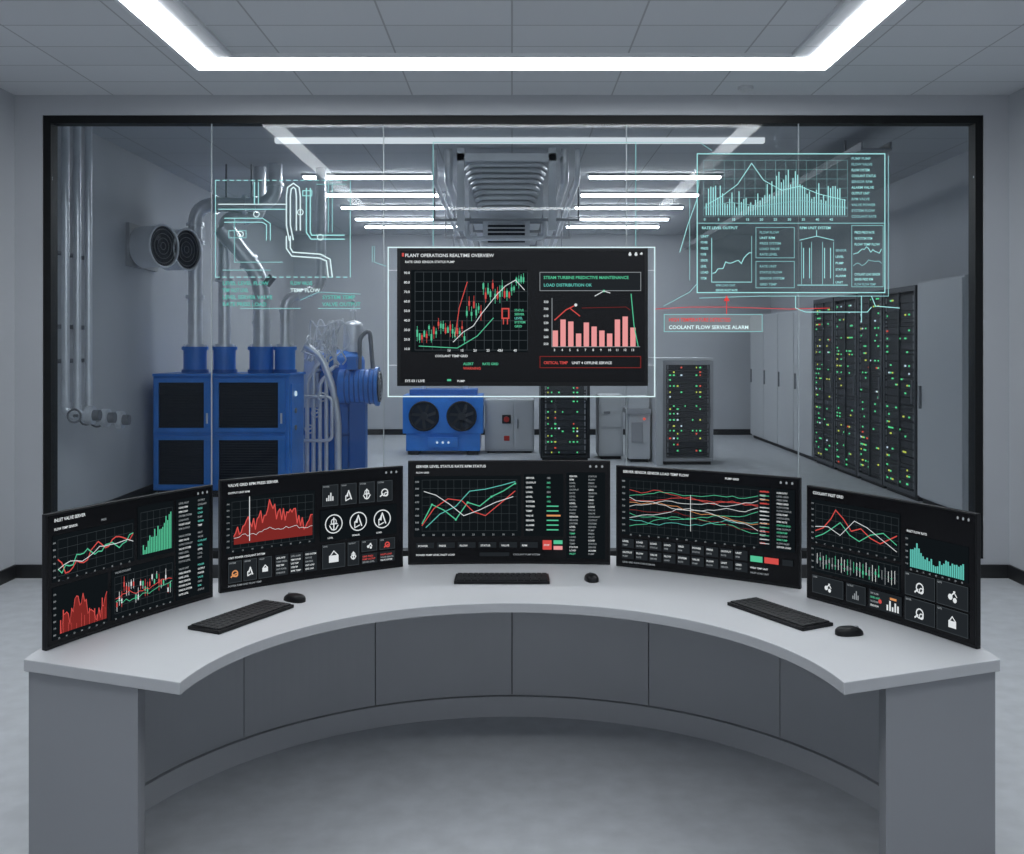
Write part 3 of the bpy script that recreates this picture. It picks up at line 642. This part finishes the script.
for k in range(12):
    x0=-2.66+rr.uniform(0,0.25); pts=[(x0,cy-0.42,1.5+rr.uniform(0,0.2))]
    for q in range(4): pts.append((x0+0.11*q+rr.uniform(-0.08,0.1),cy-0.45+rr.uniform(-0.1,0.1),1.75+rr.uniform(-0.25,0.38)))
    pts.append((-2.3+rr.uniform(-0.1,0.15),cy-0.4,1.5)); b.tube(pts,0.010,cableM,0.12,8)
par(b.build('cables'),par_chill)
# wall vent blower
b=MB()
b.box(LX,LX+0.04,11.0,11.9,2.62,3.1,greyM); b.box(LX+0.04,-4.08,11.1,11.8,2.70,3.02,ductM)
for (x,y) in ((-3.87,11.12),(-3.74,11.52)):
    a=Vector((0.93,-0.36,0)).normalized(); c=Vector((x,y,2.85))
    b.cyl(c-a*0.28,c,0.235,ductM,32,caps=False); b.torus(c,a,0.235,0.014,ductM); b.cyl(c-a*0.28,c-a*0.02,0.225,ventM,32)
    for k in range(4): b.torus(c-a*0.01,a,0.04+0.05*k,0.004,steelD,24,6)
b.build('wall_ventilation_blower')
# wall conduits w/ valves
b=MB()
for i,y in enumerate((9.25,9.5,9.75)):
    x=-4.13; z=1.10-0.04*i
    b.tube([(x,y,RZ),(x,y,z),(x+0.20+0.04*i,y,z)],0.036,steelM,0.10,14,steelM)
    b.cyl((x+0.20+0.04*i,y,z),(x+0.26+0.04*i,y,z),0.085,steelM); b.cyl((x+0.26+0.04*i,y,z),(x+0.32+0.04*i,y,z),0.05,steelD)
    b.torus((x+0.12,y-0.09,z),(0,1,0),0.06,0.010,steelD,20,6); b.cyl((x+0.12,y-0.09,z),(x+0.12,y,z),0.015,steelD,8)
    b.box(LX,x,y-0.02,y+0.02,1.9,1.94,steelD); b.cyl((LX,y,2.6),(x,y,2.6),0.02,steelD,8); b.cyl((LX,y,1.6),(x,y,1.6),0.02,steelD,8)
b.build('wall_conduit_pipes')
# twin fan pump unit
b=MB(); X0,X1=-1.74,-0.46; Y0,Y1=15.9,16.6
b.box(X0+0.05,X1-0.05,Y0+0.05,Y1,0.06,0.34,blueM); b.box(X0,X1,Y0+0.02,Y1,0.34,0.95,blueM)
b.box(X0+0.1,X1-0.1,Y0+0.1,Y1-0.1,0.95,1.04,blueD)
for xa in (X0+0.08,X1-0.25):
    for ya in (Y0+0.05,Y1-0.2): b.box(xa,xa+0.17,ya,ya+0.15,0,0.06,blackMat)
for x in (X0+0.34,X1-0.34):
    b.cyl((x,Y0-0.03,0.62),(x,Y0+0.02,0.62),0.24,blueD,32); b.cyl((x,Y0-0.032,0.62),(x,Y0-0.028,0.62),0.215,ventM,32); b.torus((x,Y0-0.03,0.62),(0,1,0),0.225,0.018,blackMat)
    b.cyl((x,Y0-0.06,0.62),(x,Y0-0.03,0.62),0.06,rackU,16)
    for k in range(7):
        t=k*2*math.pi/7; p=Vector((x,Y0-0.045,0.62)); e=Vector((math.cos(t),0,math.sin(t))); n=Vector((-e.z,0,e.x))
        b.add([tuple(p+e*0.05-n*0.02),tuple(p+e*0.19-n*0.02+n*0.05),tuple(p+e*0.19+n*0.08+Vector((0,0.012,0))),tuple(p+e*0.05+n*0.03+Vector((0,0.012,0)))],[(0,1,2,3)],rackU)
b.box(X0+0.4,X1-0.4,Y0-0.0,Y0+0.06,0.12,0.28,blueM)
for x in (X0+0.55,X0+0.64,X0+0.73): b.cyl((x,Y0-0.01,0.2),(x,Y0+0.05,0.2),0.018,LW,10)
b.tube([(X0+0.3,Y0+0.35,1.04),(X0+0.3,Y0+0.35,1.15),(X1-0.3,Y0+0.35,1.15),(X1-0.3,Y0+0.35,1.04)],0.04,steelM,0.08)
b.build('twin_fan_pump_unit',bevel=0.006)
# small control cabinet with emergency stop
b=MB(); b.box(-0.44,0.36,16.2,16.7,0.03,0.86,whiteM); b.box(-0.40,0.32,16.24,16.66,0,0.03,blackMat)
b.box(-0.42,0.02,16.18,16.2,0.06,0.83,whiteM); b.box(0.04,0.34,16.18,16.2,0.06,0.83,whiteM)
b.box(-0.16,-0.02,16.165,16.18,0.48,0.62,blackMat); b.cyl((-0.09,16.13,0.55),(-0.09,16.165,0.55),0.045,redPl); b.box(-0.13,-0.04,16.172,16.18,0.2,0.28,redPl); b.box(0.08,0.1,16.15,16.18,0.4,0.55,steelD)
b.build('electrical_control_cabinet',bevel=0.005)
# server racks
def rack(name,x0,y0,w,dp,h,ang,seed,sidem=rackM,dens=1.0,ledw=0.03,ledh=0.018,door=False):
    M=Matrix.Translation((x0,y0,0))@Matrix.Rotation(ang,4,'Z'); rr=random.Random(seed); b=MB()
    b.box(0,w,0.05,dp,0.05,h,sidem); b.box(0.03,w-0.03,0.04,dp-0.03,0,0.05,blackMat)
    pm=rackF if door else sidem
    b.box(0,0.05,0,0.05,0.05,h,pm); b.box(w-0.05,w,0,0.05,0.05,h,pm); b.box(0.05,w-0.05,0,0.05,h-0.06,h,pm); b.box(0.05,w-0.05,0,0.05,0.05,0.10,pm)
    z=0.12
    while z<h-0.12:
        hh=rr.choice((0.045,0.09,0.09)); b.box(0.06,w-0.06,0.015,0.05,z,z+hh-0.008,rackU)
        b.box(0.065,0.085,0.008,0.015,z+0.008,z+hh-0.016,steelD); b.box(w-0.085,w-0.065,0.008,0.015,z+0.008,z+hh-0.016,steelD)
        n=int((w-0.2)/0.055); blank=rr.random()<0.25
        for k in range(n):
            side=(k<n*0.3) or (k>n*0.72)
            if not blank and rr.random()<(0.42 if side else 0.10)*dens:
                led(b,0.11+k*0.055,0.014,z+hh/2-0.004,ledw*rr.uniform(0.5,1),ledh,rr.choice((LG,LG,LG,LY,LW) if rr.random()<0.5 else (LG,LG,LY)) if rr.random()<0.93 else LR)
        z+=hh
    if door: b.box(w*0.5-0.012,w*0.5+0.012,-0.004,0.02,0.10,h-0.06,rackF)
    b.box(w*0.92,w*0.94,-0.02,0.0,h*0.45,h*0.56,steelD)
    return b.build(name,M=M)
rack('server_rack',0.43,15.0,0.74,0.9,2.05,0,1,dens=1.4,ledh=0.022)
rack('server_rack',2.20,14.6,0.74,0.9,1.52,0,2,sidem=greyM,dens=1.4,ledh=0.022)
b=MB(); b.box(2.09,2.19,14.5,15.5,0,1.56,whiteM); b.box(2.19,2.95,14.66,15.5,1.525,1.56,whiteM); b.build('rack_side_enclosure',bevel=0.004)
b=MB(); b.box(1.33,1.7,15.3,15.9,0.05,0.98,whiteM); b.box(1.36,1.67,15.34,15.86,0,0.05,blackMat); b.box(1.35,1.68,15.28,15.3,0.5,0.94,whiteM); b.box(1.35,1.68,15.28,15.3,0.08,0.46,whiteM); b.box(1.40,1.5,15.26,15.28,0.7,0.74,steelD); b.build('storage_cabinet',bevel=0.004)
b=MB(); b.box(1.74,2.06,14.9,15.4,0.05,0.72,whiteM); b.box(1.70,2.07,14.86,15.42,0.72,0.80,greyM); b.box(1.77,2.03,14.93,15.37,0,0.05,blackMat); b.box(1.74,2.05,14.95,15.38,0.80,0.98,whiteM); b.box(1.78,1.95,14.88,14.9,0.3,0.6,greyM); b.cyl((1.97,14.88,0.65),(1.97,14.9,0.65),0.02,LR,10); b.build('label_printer',bevel=0.006)
# right wall cabinets facing -X
fx=4.5
ys=[14.95,14.0,13.05,12.15,11.14]
for i,(ya,yb) in enumerate(zip(ys,ys[1:])):
    rack('server_rack',fx,ya-0.02,ya-yb-0.04,0.54,2.42,-math.pi/2,20+i,dens=0.7,ledw=0.05,ledh=0.019,door=True)
b=MB()
def locker(b,ya,yb,h):
    b.box(fx+0.03,5.03,yb,ya,0.06,h,whiteM); b.box(fx+0.06,5.0,yb+0.01,ya-0.01,0,0.06,blackMat)
    b.box(fx+0.005,fx+0.03,yb+0.008,ya-0.008,0.08,h-0.02,whiteM); b.box(fx-0.02,fx+0.005,ya-0.12,ya-0.09,1.05,1.3,steelD)
for k in range(4): locker(b,18.9-k*0.97,18.9-(k+1)*0.97+0.01,2.3)
locker(b,11.12,10.0,2.45)
b.build('storage_locker_bank',bevel=0.003)
# ceiling ventilation unit
b=MB()
b.box(-0.50,0.36,11.6,16.5,3.30,3.82,ductM)
for k in range(9):
    z=3.30+k*0.062; wd=0.30+0.012*k*1.6; b.tube([(-0.07-wd,11.62,z),(-0.07-wd+0.06,11.36,z),(-0.07+wd-0.06,11.36,z),(-0.07+wd,11.62,z)],0.028,ductM,0.10,10)
b.box(-0.34,0.20,11.40,11.6,3.30,3.82,greyM)
b.box(-0.60,-0.52,10.9,11.0,3.0,RZ,ductM); b.box(0.40,0.48,10.9,11.0,3.0,RZ,ductM); b.box(-0.60,0.48,10.9,11.0,3.76,3.84,ductM)
b.box(-0.36,0.22,12.4,14.2,2.98,3.30,ductM); b.box(-0.30,0.16,12.38,12.4,3.02,3.26,ventM)
for k in range(5): b.box(-0.30,0.16,12.36,12.38,3.04+k*0.05,3.055+k*0.05,ductM)
for y in (12.5,13.5,14.5,15.5): b.box(-0.53,0.39,y,y+0.05,3.27,3.85,greyM)
for x,r in ((-0.70,0.045),(0.58,0.045),(-0.85,0.03),(0.72,0.03)): b.tube([(x,11.0,RZ),(x,11.0,3.55),(x*0.95,17.5,3.35),(x*0.95,17.5,2.9)],r,steelM,0.15,12)
for y in (12,14,16):
    b.box(-0.95,0.82,y,y+0.04,3.24,3.27,greyM)
    for x in (-0.93,0.80): b.cyl((x,y+0.02,3.25),(x,y+0.02,RZ),0.01,steelD,8)
b.cyl((-0.3,14.6,2.9),(-0.3,14.6,3.3),0.16,steelM); b.cyl((0.1,14.6,2.85),(0.1,14.6,3.3),0.12,steelM); b.tube([(-0.55,12.2,3.3),(-0.55,12.2,3.05),(0.4,12.2,3.05),(0.4,12.2,3.3)],0.03,steelM,0.08)
b.build('ceiling_ventilation_unit')
b=MB()
b.box(3.35,3.65,9.6,BY,3.62,3.64,greyM); b.box(3.35,3.37,9.6,BY,3.64,3.70,greyM); b.box(3.63,3.65,9.6,BY,3.64,3.70,greyM)
for y in (10.5,13,15.5,18): b.cyl((3.5,y,3.64),(3.5,y,RZ),0.012,steelD,8)
b.build('cable_tray')
# ------------------------------------------------------------ world, camera
wd=bpy.data.worlds.new('World'); scene.world=wd; wd.use_nodes=True
bg=wd.node_tree.nodes['Background']; bg.inputs[0].default_value=(0.86,0.92,1.0,1); bg.inputs[1].default_value=0.74
cam=bpy.data.cameras.new('camera'); co=bpy.data.objects.new('camera',cam); scene.collection.objects.link(co)
co.location=(0,0,EYE); co.rotation_euler=(math.pi/2,0,0)
cam.sensor_width=36; cam.sensor_fit='HORIZONTAL'; cam.lens=36*1000/1024; cam.shift_y=-82/1024; cam.clip_end=100
scene.camera=co
